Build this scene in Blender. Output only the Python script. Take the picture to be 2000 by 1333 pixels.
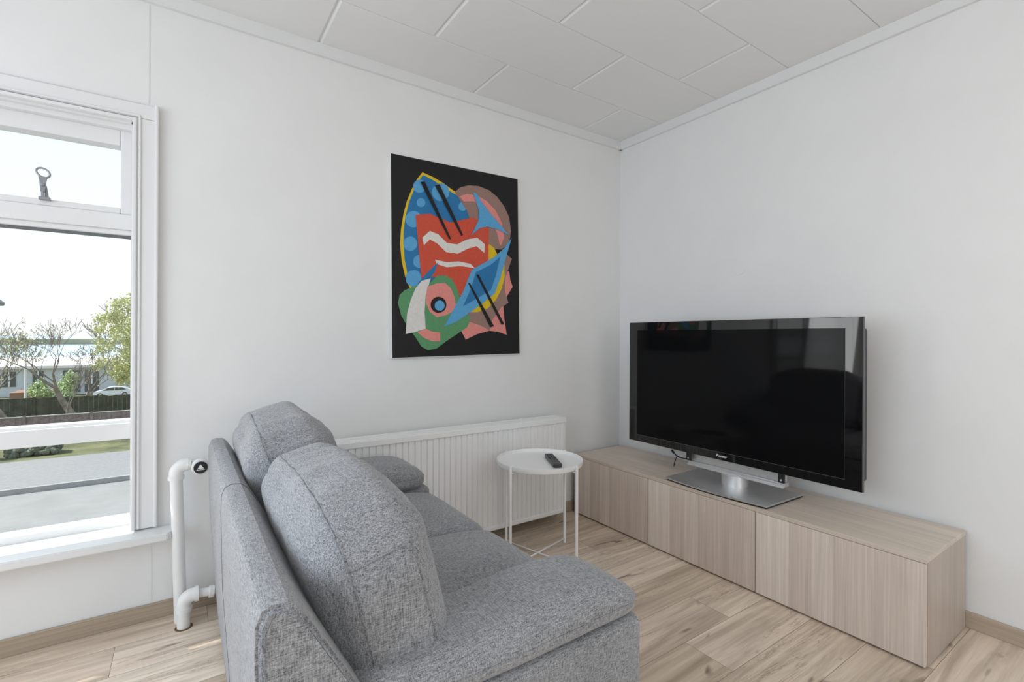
import bpy, bmesh, math, random
from mathutils import Vector, Matrix, noise
from mathutils.geometry import tessellate_polygon
C = bpy.context.scene.collection
for o in list(bpy.data.objects): bpy.data.objects.remove(o)

# ------------------------------------------------------------------ camera
YAW, ROLL = 0.5984, 0.005
cd = bpy.data.cameras.new('camera'); cam = bpy.data.objects.new('camera', cd); C.objects.link(cam)
cd.sensor_width = 36.0; cd.lens = 949.77/2000*36; cd.shift_y = -8.477/2000; cd.clip_start = .05; cd.clip_end = 9000
F = Vector((math.sin(YAW), math.cos(YAW), 0)); R0 = Vector((math.cos(YAW), -math.sin(YAW), 0)); U0 = Vector((0,0,1))
R = math.cos(ROLL)*R0+math.sin(ROLL)*U0; U = -math.sin(ROLL)*R0+math.cos(ROLL)*U0
M = Matrix((R, U, -F)).transposed().to_4x4(); M.translation = Vector((-2.577,-2.4214,1.1375))
cam.matrix_world = M; bpy.context.scene.camera = cam

# ------------------------------------------------------------------ world, sun, exposure
w = bpy.data.worlds.new('sky'); bpy.context.scene.world = w; w.use_nodes = True
nt = w.node_tree; nt.nodes.clear()
tc = nt.nodes.new('ShaderNodeTexCoord'); sx = nt.nodes.new('ShaderNodeSeparateXYZ'); rp = nt.nodes.new('ShaderNodeValToRGB')
bg = nt.nodes.new('ShaderNodeBackground'); ou = nt.nodes.new('ShaderNodeOutputWorld')
nt.links.new(tc.outputs['Generated'], sx.inputs[0]); nt.links.new(sx.outputs['Z'], rp.inputs[0])
rp.color_ramp.elements[0].position = 0.0; rp.color_ramp.elements[0].color = (1,1,1,1)
rp.color_ramp.elements[1].position = .75; rp.color_ramp.elements[1].color = (.55,.74,1,1)
e = rp.color_ramp.elements.new(.12); e.color = (.97,1,1,1)
e = rp.color_ramp.elements.new(.35); e.color = (.86,.97,1,1)
nt.links.new(rp.outputs[0], bg.inputs['Color']); nt.links.new(bg.outputs[0], ou.inputs[0])
bg.inputs['Strength'].default_value = 1.2

sc = bpy.context.scene
sc.view_settings.view_transform = 'Standard'; sc.view_settings.look = 'None'
sc.view_settings.gamma = 1; sc.view_settings.use_curve_mapping = False
sc.view_settings.exposure = -0.07
sc.cycles.max_bounces = 10; sc.cycles.diffuse_bounces = 6; sc.cycles.transparent_max_bounces = 16

def lamp(name, kind, loc, aim, energy, color=(1,1,1), size=(1,1), angle=.01):
    d = bpy.data.lights.new(name, kind); d.energy = energy; d.color = color
    if kind == 'AREA': d.shape = 'RECTANGLE'; d.size, d.size_y = size
    if kind == 'SUN': d.angle = angle
    o = bpy.data.objects.new(name, d); C.objects.link(o); o.location = loc
    o.rotation_euler = Vector(aim).to_track_quat('-Z', 'Y').to_euler(); return o
lamp('sun', 'SUN', (-10,12,12), (.701,-.309,-.643), 8.5, (1,.95,.87), angle=.009)
# daylight entering by the panes left of the frame, by the side window and by the rear windows
lamp('window_daylight', 'AREA', (-3.83,-.06,1.2), (0,-1,-.10), 21, (.98,.99,1), (1.15,1.5))
lamp('side_window_daylight', 'AREA', (-4.50,-1.9,1.35), (1,0,-.08), 37, (.70,.835,.985), (2.4,1.4))
lamp('rear_window_daylight', 'AREA', (-3.0,-5.4,1.5), (0,1,0), 6, (.98,.99,1), (1.6,1.5))
lamp('added_low_fill', 'POINT', (-1.0,-3.3,1.25), (0,0,-1), 13.5, (1,.99,.975)).data.shadow_soft_size = .35  # added fill that brightens the dim corner, no real fixture stands here
lamp('added_overhead_fill', 'AREA', (-1.5,-3.3,2.40), (0,0,-1), 6, (1,.99,.975), (.8,.8))  # added fill from above for floor and cabinets, no known fixture

# ------------------------------------------------------------------ helpers
def link(name, me, mats, parent=None):
    o = bpy.data.objects.new(name, me); C.objects.link(o)
    for m in (mats if isinstance(mats,(list,tuple)) else [mats]): me.materials.append(m)
    if parent is not None: o.parent = parent
    return o
def base(o):
    l = Vector((0,0,0))
    while o is not None: l += o.location; o = o.parent
    return l
def obj(name, bm, mats, parent=None, smooth=False, label=None, ang=None):
    """bm is in world coordinates; the object lands under its parent."""
    if parent is not None: bm.transform(Matrix.Translation(-base(parent)))
    me = bpy.data.meshes.new(name); bmesh.ops.recalc_face_normals(bm, faces=bm.faces); bm.to_mesh(me); bm.free()
    if smooth:
        for p in me.polygons: p.use_smooth = True
        if ang: me.set_sharp_from_angle(angle=math.radians(ang))
    o = link(name, me, mats, parent)
    if label: o['label'] = label
    return o
def thing(name, loc, label, cat, group=None):
    o = bpy.data.objects.new(name, None); C.objects.link(o); o.location = loc; o.empty_display_size = .1
    o['label'] = label; o['category'] = cat
    if group: o['group'] = group
    return o
def tag(o, label, cat, group=None, kind=None):
    o['label'] = label; o['category'] = cat
    if group: o['group'] = group
    if kind: o['kind'] = kind
    return o
def struct(name, bm, m, parent=None, label=None):
    o = obj(name, bm, m, parent)
    if parent is None: o['kind'] = 'structure'; o['label'] = label or name; o['category'] = name.split('_')[0]
    return o
def BM(): return bmesh.new()
def box(bm, a, b, bev=0, seg=2, edges=None, mi=0):
    r = bmesh.ops.create_cube(bm, size=1)['verts']
    a = Vector(a); b = Vector(b)
    for v in r: v.co = Vector(((a.x+b.x)/2+v.co.x*(b.x-a.x), (a.y+b.y)/2+v.co.y*(b.y-a.y), (a.z+b.z)/2+v.co.z*(b.z-a.z)))
    fs = {f for v in r for f in v.link_faces}
    for f in fs: f.material_index = mi
    if bev: bmesh.ops.bevel(bm, geom=list({e for v in r for e in v.link_edges}), offset=bev, segments=seg, affect='EDGES', profile=.5)
    return r
def prism(bm, pts, axis, a, b, bev=0, seg=2, mi=0):
    """pts: 2-D outline in the two other axes (order x,y,z without axis); extruded a..b"""
    def mk(p, t):
        q = list(p); q.insert(axis, t); return Vector(q)
    va = [bm.verts.new(mk(p,a)) for p in pts]; vb = [bm.verts.new(mk(p,b)) for p in pts]
    n = len(pts); fs = [bm.faces.new(va), bm.faces.new(vb[::-1])]
    for i in range(n): fs.append(bm.faces.new((va[i], vb[i], vb[(i+1)%n], va[(i+1)%n])))
    for f in fs: f.material_index = mi
    if bev: bmesh.ops.bevel(bm, geom=list({e for f in fs for e in f.edges}), offset=bev, segments=seg, affect='EDGES')
def tube(bm, path, r, n=10, cap=True, closed=False):
    P = [Vector(p) for p in path]; rs = r if isinstance(r,(list,tuple)) else [r]*len(P)
    rings = []; up = None
    for i, p in enumerate(P):
        if closed: t = (P[(i+1)%len(P)]-P[i-1])
        else: t = P[min(i+1,len(P)-1)]-P[max(i-1,0)]
        t.normalize()
        if up is None:
            up = Vector((0,0,1)) if abs(t.z) < .9 else Vector((1,0,0))
        x = t.cross(up).normalized(); up = x.cross(t).normalized()
        rings.append([bm.verts.new(p+rs[i]*(math.cos(2*math.pi*k/n)*x+math.sin(2*math.pi*k/n)*up)) for k in range(n)])
    m = len(rings)
    for i in range(m if closed else m-1):
        a, b = rings[i], rings[(i+1)%m]
        for k in range(n): bm.faces.new((a[k], a[(k+1)%n], b[(k+1)%n], b[k]))
    if cap and not closed: bm.faces.new(rings[0][::-1]); bm.faces.new(rings[-1])
def lathe(bm, prof, c, n=48, axis='z'):
    c = Vector(c); rings = []
    for r, z in prof:
        ring = []
        for k in range(n):
            a = 2*math.pi*k/n
            if axis == 'z': q = Vector((r*math.cos(a), r*math.sin(a), z))
            elif axis == 'y': q = Vector((r*math.cos(a), z, r*math.sin(a)))
            else: q = Vector((z, r*math.cos(a), r*math.sin(a)))
            ring.append(bm.verts.new(c+q))
        rings.append(ring)
    for a, b in zip(rings, rings[1:]):
        for k in range(n): bm.faces.new((a[k], a[(k+1)%n], b[(k+1)%n], b[k]))
    if prof[0][0] > 1e-6: bm.faces.new(rings[0][::-1])
    if prof[-1][0] > 1e-6: bm.faces.new(rings[-1])
    bmesh.ops.remove_doubles(bm, verts=bm.verts, dist=1e-6)

# ------------------------------------------------------------------ materials
def mat(name, col, rough=.5, metal=0, spec=.5, **kw):
    m = bpy.data.materials.new(name); m.use_nodes = True
    b = m.node_tree.nodes['Principled BSDF']
    b.inputs['Base Color'].default_value = (*col,1); b.inputs['Roughness'].default_value = rough
    b.inputs['Metallic'].default_value = metal; b.inputs['Specular IOR Level'].default_value = spec
    for k, v in kw.items(): b.inputs[k].default_value = v
    return m
class N:
    """small node-graph writer"""
    def __init__(s, m): s.t = m.node_tree; s.b = s.t.nodes['Principled BSDF']
    def new(s, kind, **kw):
        n = s.t.nodes.new('ShaderNode'+kind)
        for k, v in kw.items(): setattr(n, k, v)
        return n
    def l(s, a, b): s.t.links.new(a, b)
    def coord(s, scale=(1,1,1), loc=(0,0,0)):
        c = s.new('TexCoord'); mp = s.new('Mapping'); mp.inputs['Scale'].default_value = scale; mp.inputs['Location'].default_value = loc
        s.l(c.outputs['Object'], mp.inputs[0]); return mp.outputs[0]
    def noise(s, vec, scale=1, detail=4, rough=.5, dist=0, dim='3D'):
        n = s.new('TexNoise'); n.inputs['Scale'].default_value = scale; n.inputs['Detail'].default_value = detail
        n.inputs['Roughness'].default_value = rough; n.inputs['Distortion'].default_value = dist
        if vec is not None: s.l(vec, n.inputs['Vector'])
        return n.outputs['Fac']
    def ramp(s, fac, stops):
        r = s.new('ValToRGB'); e = r.color_ramp.elements
        while len(e) < len(stops): e.new(.5)
        for i, (p, c) in enumerate(stops): e[i].position = p; e[i].color = (*c,1) if len(c) == 3 else c
        s.l(fac, r.inputs[0]); return r.outputs[0]
    def math(s, op, a, b=None, c=None):
        n = s.new('Math', operation=op)
        for i, v in enumerate((a,b,c)):
            if v is None: continue
            if isinstance(v,(int,float)): n.inputs[i].default_value = v
            else: s.l(v, n.inputs[i])
        return n.outputs[0]
    def mix(s, fac, a, b, mode='MIX'):
        n = s.new('Mix', data_type='RGBA', blend_type=mode)
        for i, v in ((0,fac),(6,a),(7,b)):
            if isinstance(v,(int,float)): n.inputs[i].default_value = v
            elif isinstance(v, tuple): n.inputs[i].default_value = (*v,1)
            else: s.l(v, n.inputs[i])
        return n.outputs[2]
    def bump(s, h, strength=.2, dist=.001):
        n = s.new('Bump'); n.inputs['Strength'].default_value = strength; n.inputs['Distance'].default_value = dist
        s.l(h, n.inputs['Height']); s.l(n.outputs[0], s.b.inputs['Normal'])
    def color(s, c): s.l(c, s.b.inputs['Base Color'])
def g(v): # sRGB 0-255 -> linear
    return tuple(((x/255+.055)/1.055)**2.4 if x > 10 else x/255/12.92 for x in v)

def plaster(name, col, var=.02, bump=.15):
    m = mat(name, col, .75, spec=.25); n = N(m)
    v = n.coord(); a = n.noise(v, 3, 5, .6)
    n.color(n.ramp(a, [(.3, tuple(c*(1-var) for c in col)), (.7, tuple(min(1,c*(1+var)) for c in col))]))
    b = n.noise(n.coord((1,1,1)), 60, 3, .6); n.bump(b, bump, .0006); return m
M_WALL = plaster('painted_wall', (.80,.798,.794))
M_CEIL = plaster('painted_ceiling_board', (.81,.81,.812), .01, .08)
M_TRIM = mat('white_gloss_paint', (.77,.77,.77), .32)
n_ = N(M_TRIM); n_.bump(n_.noise(n_.coord((1,1,1)), 25, 3), .12, .002)
M_RAD = mat('radiator_enamel', (.90,.903,.906), .28)
M_GROOVE = mat('joint_line', (.71,.71,.71), .8)

def fabric(name, c1, c2):
    m = mat(name, c1, .95, spec=.15); n = N(m); m.node_tree.nodes['Principled BSDF'].inputs['Sheen Weight'].default_value = .25
    a = n.noise(n.coord((70,520,520)), 1, 1, .5); b = n.noise(n.coord((520,70,520), (3,7,1)), 1, 1, .5); c = n.noise(n.coord((520,520,70), (9,2,5)), 1, 1, .5)
    s = n.math('ADD', n.math('ADD', a, b), c); s = n.math('MULTIPLY', s, .3333)
    d = n.noise(n.coord((1,1,1), (4,4,4)), 5, 3)
    s2 = n.math('ADD', s, n.math('MULTIPLY', n.math('SUBTRACT', d, .5), .10))
    n.color(n.ramp(s2, [(.34, c1), (.67, c2)])); n.bump(s, .9, .0018); return m
M_FAB = fabric('grey_melange_weave', (.085,.087,.092), (.50,.508,.535))
M_SEAM = mat('dark_thread', (.05,.05,.06), .9)
M_PIPING = fabric('seam_fold_weave', (.07,.074,.084), (.40,.41,.44))

def wood(name, grain, across, tones, line=.25, bands=14., seed=0, rough=.45):
    """grain/across: axis index. narrow glued staves of slightly different tone with fine straight grain"""
    m = mat(name, tones[0], rough, spec=.4); n = N(m)
    sep = n.new('SeparateXYZ'); n.l(n.coord((1,1,1), (seed*1.7, seed*2.3, seed*.9)), sep.inputs[0])
    u = sep.outputs[across]
    vor = n.new('TexVoronoi', voronoi_dimensions='1D', feature='F1'); vor.inputs['Scale'].default_value = bands
    n.l(u, vor.inputs['W']); sp = n.new('SeparateColor'); n.l(vor.outputs['Color'], sp.inputs[0])
    tone = n.ramp(sp.outputs[0], [(0, tones[0]), (.5, tones[1]), (1, tones[2])])
    sc_ = [170,170,170]; sc_[grain] = 2.2
    gr = n.noise(n.coord(tuple(sc_), (seed,seed*3,1)), 1, 4, .65)
    sc2 = [22,22,22]; sc2[grain] = 1.1
    fl = n.noise(n.coord(tuple(sc2), (seed*5,1,seed)), 1, 5, .6, 1.2)
    k = n.ramp(gr, [(.3,(1-line,)*3),(.62,(1.04,)*3)]); k2 = n.ramp(fl, [(.3,(.90,)*3),(.7,(1.05,)*3)])
    n.color(n.mix(1, n.mix(1, tone, k, 'MULTIPLY'), k2, 'MULTIPLY')); n.bump(gr, .15, .0006); return m
OAK = [g((213,198,186)), g((224,210,198)), g((235,223,212))]
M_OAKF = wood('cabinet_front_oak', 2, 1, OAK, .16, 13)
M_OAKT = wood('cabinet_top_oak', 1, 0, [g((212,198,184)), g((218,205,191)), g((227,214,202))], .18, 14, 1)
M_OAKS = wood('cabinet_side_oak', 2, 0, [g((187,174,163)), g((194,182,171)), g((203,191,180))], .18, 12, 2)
M_SKIRT = wood('baseboard_oak', 0, 2, [g((167,151,133)), g((173,157,139)), g((179,163,145))], .15, 3, 3, .4)
M_SKIRTY = wood('baseboard_oak_side', 1, 2, [g((175,159,141)), g((181,165,147)), g((188,171,153))], .15, 3, 3, .4)

def floor_mat():
    m = mat('oak_laminate', (.5,.4,.3), .38, spec=.45); n = N(m)
    sep = n.new('SeparateXYZ'); n.l(n.coord(), sep.inputs[0]); X, Y = sep.outputs[0], sep.outputs[1]
    r = n.math('DIVIDE', n.math('ADD', Y, .15), -.19); row = n.math('FLOOR', r); fr = n.math('SUBTRACT', r, row)
    L = 1.16
    # x joint of row i:  -2.77 - .288 i  (mod L)
    px = n.math('DIVIDE', n.math('ADD', n.math('ADD', X, 2.77), n.math('MULTIPLY', row, .288)), L)
    col = n.math('FLOOR', px); fx = n.math('SUBTRACT', px, col)
    wn = n.new('TexWhiteNoise', noise_dimensions='2D'); cb = n.new('CombineXYZ'); n.l(row, cb.inputs[0]); n.l(col, cb.inputs[1]); n.l(cb.outputs[0], wn.inputs['Vector'])
    rnd = wn.outputs['Value']
    tone = n.ramp(rnd, [(0, g((207,190,170))), (.35, g((219,202,182))), (.7, g((230,212,195))), (1, g((241,226,208)))])
    cv = n.new('CombineXYZ'); n.l(X, cv.inputs[0]); n.l(Y, cv.inputs[1]); n.l(n.math('MULTIPLY', rnd, 37.), cv.inputs[2])
    def st(sx_, sy_, scale, det, dist=0, rough=.6):
        mp = n.new('Mapping'); mp.inputs['Scale'].default_value = (sx_, sy_, 1); n.l(cv.outputs[0], mp.inputs[0]); return n.noise(mp.outputs[0], scale, det, rough, dist)
    g1 = st(1.6, 55, 1, 5); g2 = st(1.1, 9, 1, 4, 1.6); g3 = st(.9, 13, 1, 6, 2.4, .7); kn = st(4, 11, 1, 2, .6)
    c = n.mix(1, tone, n.ramp(g1, [(.3,(.78,)*3),(.65,(1.07,)*3)]), 'MULTIPLY')
    c = n.mix(1, c, n.ramp(g2, [(.28,(.66,.63,.60)),(.58,(1.05,)*3)]), 'MULTIPLY')
    crack = n.ramp(g3, [(.480,(1,)*3),(.5,(.58,.52,.47)),(.520,(1,)*3)])
    gate = n.ramp(st(.8, 4, 1, 2), [(.52,(0,)*3),(.60,(1,)*3)])
    c = n.mix(gate, c, n.mix(1, c, crack, 'MULTIPLY'))
    c = n.mix(1, c, n.ramp(kn, [(.26,(.35,.29,.25)),(.33,(1,)*3)]), 'MULTIPLY')
    e1 = n.math('LESS_THAN', fr, .008); e2 = n.math('LESS_THAN', fx, .0013); ed = n.math('MAXIMUM', e1, e2)
    n.color(n.mix(ed, c, (.16,.12,.09))); n.bump(g1, .08, .0006); return m
M_FLOOR = floor_mat()

M_CANVAS = mat('bare_canvas_edge', g((225,225,222)), .8)
PAINT = {'black':g((28,27,28)),'yellow':g((222,190,32)),'blue':g((42,118,172)),'lightblue':g((92,164,212)),'brown':g((152,122,112)),
 'pink':g((226,142,134)),'red':g((206,82,60)),'offwhite':g((222,219,214)),'green':g((92,150,104))}
def paint(k, c):
    m = mat('artist_paint_'+k, c, .55, spec=.3); n = N(m); v = n.noise(n.coord((1,1,1)), 90, 4, .7)
    n.color(n.ramp(v, [(.3, tuple(x*.9 for x in c)), (.7, tuple(min(1,x*1.06) for x in c))])); n.bump(v, .25, .0008); return m
M_PAINT = {k: paint(k, c) for k, c in PAINT.items()}

M_GLOSS = mat('black_gloss_bezel', (.004,.004,.0045), .03, spec=.75)
M_SCREEN = mat('dark_screen_glass', (.0055,.0055,.006), .05, spec=.10)
M_BLACK = mat('black_plastic', (.012,.012,.013), .4)
M_SILVER = mat('brushed_aluminium', (.74,.745,.755), .40, .92)
n_ = N(M_SILVER); n_.bump(n_.noise(n_.coord((400,6,400)), 1, 2), .06, .0004)
M_RIM = mat('dark_metal_rim', (.22,.22,.23), .35, 1)
M_WHITETXT = mat('white_print', (.8,.8,.8), .5)
M_WMETAL = mat('white_powder_coat', (.90,.90,.90), .4)
M_REMOTE = mat('charcoal_remote_plastic', (.035,.035,.037), .35)
M_RBTN = mat('rubber_key', (.01,.01,.01), .6)
M_RBTNL = mat('grey_key', (.16,.16,.16), .5)
M_PIPE = mat('painted_iron_pipe', (.80,.80,.79), .4)
n_ = N(M_PIPE); n_.bump(n_.noise(n_.coord((1,1,1)), 70, 3), .3, .001)
M_RUST = mat('rusty_cut_edge', (.16,.08,.03), .9)
M_HANDLE = mat('worn_zinc', (.30,.31,.33), .42, .85)
M_GASKET = mat('grey_putty', (.16,.17,.18), .8)

def glass():
    m = bpy.data.materials.new('window_glass'); m.use_nodes = True; t = m.node_tree; t.nodes.clear()
    o = t.nodes.new('ShaderNodeOutputMaterial'); mx = t.nodes.new('ShaderNodeMixShader'); tr = t.nodes.new('ShaderNodeBsdfTransparent'); gl = t.nodes.new('ShaderNodeBsdfGlossy')
    fr = t.nodes.new('ShaderNodeFresnel'); fr.inputs[0].default_value = 1.45; tr.inputs[0].default_value = (.97,.985,.985,1); gl.inputs['Roughness'].default_value = 0
    ge = t.nodes.new('ShaderNodeNewGeometry'); iv = t.nodes.new('ShaderNodeMath'); iv.operation = 'SUBTRACT'; iv.inputs[0].default_value = 1
    mu = t.nodes.new('ShaderNodeMath'); mu.operation = 'MULTIPLY'; t.links.new(ge.outputs['Backfacing'], iv.inputs[1]); t.links.new(fr.outputs[0], mu.inputs[0]); t.links.new(iv.outputs[0], mu.inputs[1])
    t.links.new(mu.outputs[0], mx.inputs[0]); t.links.new(tr.outputs[0], mx.inputs[1]); t.links.new(gl.outputs[0], mx.inputs[2]); t.links.new(mx.outputs[0], o.inputs[0]); return m
M_GLASS = glass()

# ------------------------------------------------------------------ room shell
H = 2.5176; XL = -4.62; YR = -5.55
WX0, WX1, WZ0, WZ1 = -4.45, -2.735, .345, 1.985          # front window opening
bm = BM(); box(bm, (XL-.2,YR-.2,-.12), (.2,.25,0)); struct('floor', bm, M_FLOOR, label='light oak laminate floor')
# ceiling: boards in running bond with bevelled short joints, one mesh
bm = BM(); box(bm, (XL-.2,YR-.2,H+.006), (.2,.25,H+.12))
rows = [.25] + [-.37-.395*k for k in range(14)]
for i in range(len(rows)-1):
    y1, y0 = rows[i], max(rows[i+1], YR-.1); off = -.378 if i%2 == 0 else -.783+.832
    off = [-.378, .049, -.372, .062][i%4]
    x = off + .832
    while x > XL-.2:
        xa, xb = max(x-.832, XL-.19), min(x, .19)
        if xb-xa > .02:
            t = .011; s = .0012
            v = [(xa+.001,y0+s,H+.0055),(xb-.001,y0+s,H+.0055),(xb-.001,y1-s,H+.0055),(xa+.001,y1-s,H+.0055),(xa+t,y0+s*2,H),(xb-t,y0+s*2,H),(xb-t,y1-s*2,H),(xa+t,y1-s*2,H)]
            V = [bm.verts.new(p) for p in v]
            for f in ((4,5,6,7),(0,1,5,4),(1,2,6,5),(2,3,7,6),(3,0,4,7)): bm.faces.new([V[k] for k in f])
        x -= .832
        if y0 <= YR-.1: pass
struct('ceiling', bm, M_CEIL, label='white ceiling of rectangular boards')
# left wall with the window opening
bm = BM()
box(bm, (WX1,0,-.1), (.2,.18,H+.1)); box(bm, (XL-.2,0,-.1), (WX0,.18,H+.1))
box(bm, (WX0,0,WZ1), (WX1,.18,H+.1)); box(bm, (WX0,0,-.1), (WX1,.18,WZ0))
wl = struct('wall_left', bm, M_WALL, label='white painted wall with the window')
# board joints showing through the paint (thin raised battens of paint)
bm = BM(); box(bm, (-2.686,-.0012,2.06), (-2.682,.001,2.452)); box(bm, (-4.6,-.0012,2.052), (-2.70,.001,2.056)); box(bm, (-2.671,-.0012,.07), (-2.668,.001,.325))
obj('wall_board_joint', bm, M_GROOVE, wl)
bm = BM(); box(bm, (0,YR-.2,-.1), (.2,0,H+.1)); wr = struct('wall_right', bm, M_WALL, label='white painted wall behind the television')
bm = BM(); c = Vector((-.0005,-.891,1.528))
tube(bm, [c+Vector((0,.039*math.cos(a),.037*math.sin(a))) for a in [math.pi*(1.02+.96*k/16) for k in range(17)]], [.0004+.0016*math.sin(math.pi*k/16) for k in range(17)], 6)
obj('patched_hole', bm, M_WALL, wr)
# wall behind the camera with two wide window openings, and side wall with one
bm = BM(); box(bm, (XL-.2,YR-.18,-.1), (.2,YR,.7)); box(bm, (XL-.2,YR-.18,2.25), (.2,YR,H+.1)); box(bm, (XL-.2,YR-.18,.7), (-4.1,YR,2.25)); box(bm, (-.7,YR-.18,.7), (.2,YR,2.25)); box(bm, (-2.5,YR-.18,.7), (-2.3,YR,2.25))
struct('wall_rear', bm, M_WALL, label='white wall behind the camera')
bm = BM(); box(bm, (XL-.18,YR,-.1), (XL,.18,.6)); box(bm, (XL-.18,YR,2.1), (XL,.18,H+.1)); box(bm, (XL-.18,YR,.6), (XL,-3.1,2.1)); box(bm, (XL-.18,-.7,.6), (XL,.18,2.1))
struct('wall_side', bm, M_WALL, label='white wall on the far left outside the frame')
def frame_glass(name, kids, lab):
    bm = BM()
    for a, b in kids: box(bm, a, b, .004)
    return struct(name, bm, M_TRIM, label=lab)
w2 = frame_glass('window_2', [((XL-.12,-3.1,.6),(XL-.05,-3.03,2.1)),((XL-.12,-.77,.6),(XL-.05,-.7,2.1)),((XL-.12,-3.1,.6),(XL-.05,-.7,.67)),((XL-.12,-3.1,2.03),(XL-.05,-.7,2.1)),((XL-.12,-1.93,.6),(XL-.05,-1.87,2.1))], 'side window outside the frame')
bm = BM(); box(bm, (XL-.09,-3.05,.65), (XL-.085,-.75,2.05)); obj('pane', bm, M_GLASS, w2)
for nm, xa, xb in (('window_3',-4.1,-2.5),('window_4',-2.3,-.7)):
    wq = frame_glass(nm, [((xa,YR-.12,.7),(xa+.07,YR-.05,2.25)),((xb-.07,YR-.12,.7),(xb,YR-.05,2.25)),((xa,YR-.12,.7),(xb,YR-.05,.77)),((xa,YR-.12,2.18),(xb,YR-.05,2.25))], 'window behind the camera')
    bm = BM(); box(bm, (xa+.05,YR-.09,.75), (xb-.05,YR-.085,2.2)); obj('pane', bm, M_GLASS, wq)

# ceiling trim: flat board with a small step below it
def crown(name, run):
    bm = BM()
    if run == 'x': box(bm, (XL,-.016,2.462), (0,0,H+.004), .002); box(bm, (XL,-.019,2.4605), (0,0,2.4665), .0015)
    else: box(bm, (-.016,YR,2.462), (0,0,H+.004), .002); box(bm, (-.019,YR,2.4605), (0,0,2.4665), .0015)
    return struct(name, bm, M_TRIM, label='white flat trim under the ceiling')
crown('trim_1', 'x'); crown('trim_2', 'y')
bm = BM(); box(bm, (XL,-.014,0), (-.014,0,.063), .002); struct('baseboard_left', bm, M_SKIRT, label='oak baseboard under the window')
bm = BM(); box(bm, (-.014,YR,0), (0,0,.063), .002); struct('baseboard_right', bm, M_SKIRTY, label='oak baseboard along the right wall')

# ------------------------------------------------------------------ front window (window_1)
bm = BM()
Yg = .10
# outer fixed frame around the opening
box(bm, (WX1-.004,.0,WZ0), (WX1+.03,.16,WZ1+.02)); box(bm, (WX0-.03,.0,WZ0), (WX0+.03,.16,WZ1+.02))
box(bm, (WX0,.0,1.965), (WX1,.16,2.0)); box(bm, (WX0,.085,.345), (WX1,.16,.392))
win = struct('window_1', bm, M_TRIM, label='white painted window with upper hung sash')
# casing boards with bead mouldings
bm = BM()
def bead(bm, a, b, r): box(bm, a, b, r, 3)
box(bm, (-2.728,-.018,.372), (-2.66,0,1.989), .002)
bead(bm, (-2.664,-.028,.372), (-2.651,0,2.051), .005); bead(bm, (-2.7165,-.024,.372), (-2.707,0,1.995), .004); bead(bm, (-2.734,-.0272,.372), (-2.7205,.02,1.9865), .004)
obj('casing', bm, M_TRIM, win)
bm = BM()
box(bm, (WX0-.06,-.018,1.99), (-2.655,0,2.046), .002); bead(bm, (WX0,-.024,1.992), (-2.709,0,2.002), .004); bead(bm, (WX0,-.027,1.972), (-2.727,.02,1.986), .005)
obj('casing', bm, M_TRIM, win)
bm = BM(); box(bm, (WX0,.02,1.948), (WX1,.075,1.972), .004); obj('casing', bm, M_TRIM, win)
# lower fixed light: rails
def pane(a, b, par):
    bm = BM(); box(bm, a, b); return obj('pane', bm, M_GLASS, par)
bm = BM(); box(bm, (WX0,.045,1.556), (WX1+.005,.15,1.617), .004); box(bm, (WX0,.06,1.537), (WX1+.005,.14,1.558), .006, 3)
obj('transom', bm, M_TRIM, win)
bm = BM(); box(bm, (WX0,.07,.718), (WX1,.14,.782), .003); box(bm, (WX0,.085,.77), (WX1,.14,.793), .004)
obj('rail', bm, M_TRIM, win)
bm = BM(); box(bm, (WX0,.08,1.531), (WX1,.125,1.538)); box(bm, (WX1-.0065,.08,.79), (WX1-.0025,.125,1.537)); obj('putty_line', bm, M_GASKET, win)
bm = BM(); box(bm, (-3.62,.05,.39), (-3.56,.14,1.56), .004); obj('mullion', bm, M_TRIM, win)
pane((WX0,.108,.385), (WX1-.001,.112,.722), win); pane((WX0,.108,.788), (WX1-.001,.112,1.54), win)
# hung upper sash
sash = obj('sash', (lambda b: (box(b,(-2.776,.05,1.617),(-2.739,.12,1.95),.004), box(b,(WX0,.05,1.617),(WX0+.04,.12,1.95),.004), box(b,(WX0+.04,.05,1.617),(-2.776,.12,1.641),.004), box(b,(WX0+.04,.05,1.888),(-2.776,.12,1.95),.004), b)[-1])(BM()), M_TRIM, win)
pane((WX0+.03,.098,1.63), (-2.770,.102,1.893), sash)
# casement stay with ring end standing on the sash rail
st = obj('casement_stay', (lambda b: (tube(b, [(-2.9985+.0185*math.cos(a)-.0, .04, 1.7345+.0165*math.sin(a)-.25*.0185*math.cos(a)) for a in [2*math.pi*k/28 for k in range(28)]], .0034, 8, closed=True),
   prism(b, [(-3.0115,1.7235),(-3.008,1.700),(-3.006,1.664),(-2.993,1.662),(-2.990,1.700),(-2.9865,1.719),(-2.994,1.7165),(-3.004,1.7185)], 1, .036, .044, .0012),
   box(b, (-3.0035,.033,1.642), (-2.9955,.041,1.666), .001), b)[-1])(BM()), M_HANDLE, win)
bm = BM(); prism(bm, [(-2.9945,1.690),(-2.990,1.690),(-2.983,1.640),(-2.996,1.640)], 1, .046, .052, .001); obj('hinged_arm', bm, M_HANDLE, st)
bm = BM(); lathe(bm, [(0,-.007),(.006,-.006),(.006,.006),(0,.007)], (-2.9985,.036,1.690), 14, 'y'); obj('pivot', bm, M_HANDLE, st)
for x, s in ((-3.0005,.009),(-2.986,.008)):
    bm = BM(); box(bm, (x-s,.028,1.634), (x+s,.05,1.645), .002); obj('foot_bracket', bm, M_HANDLE, st)
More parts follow.
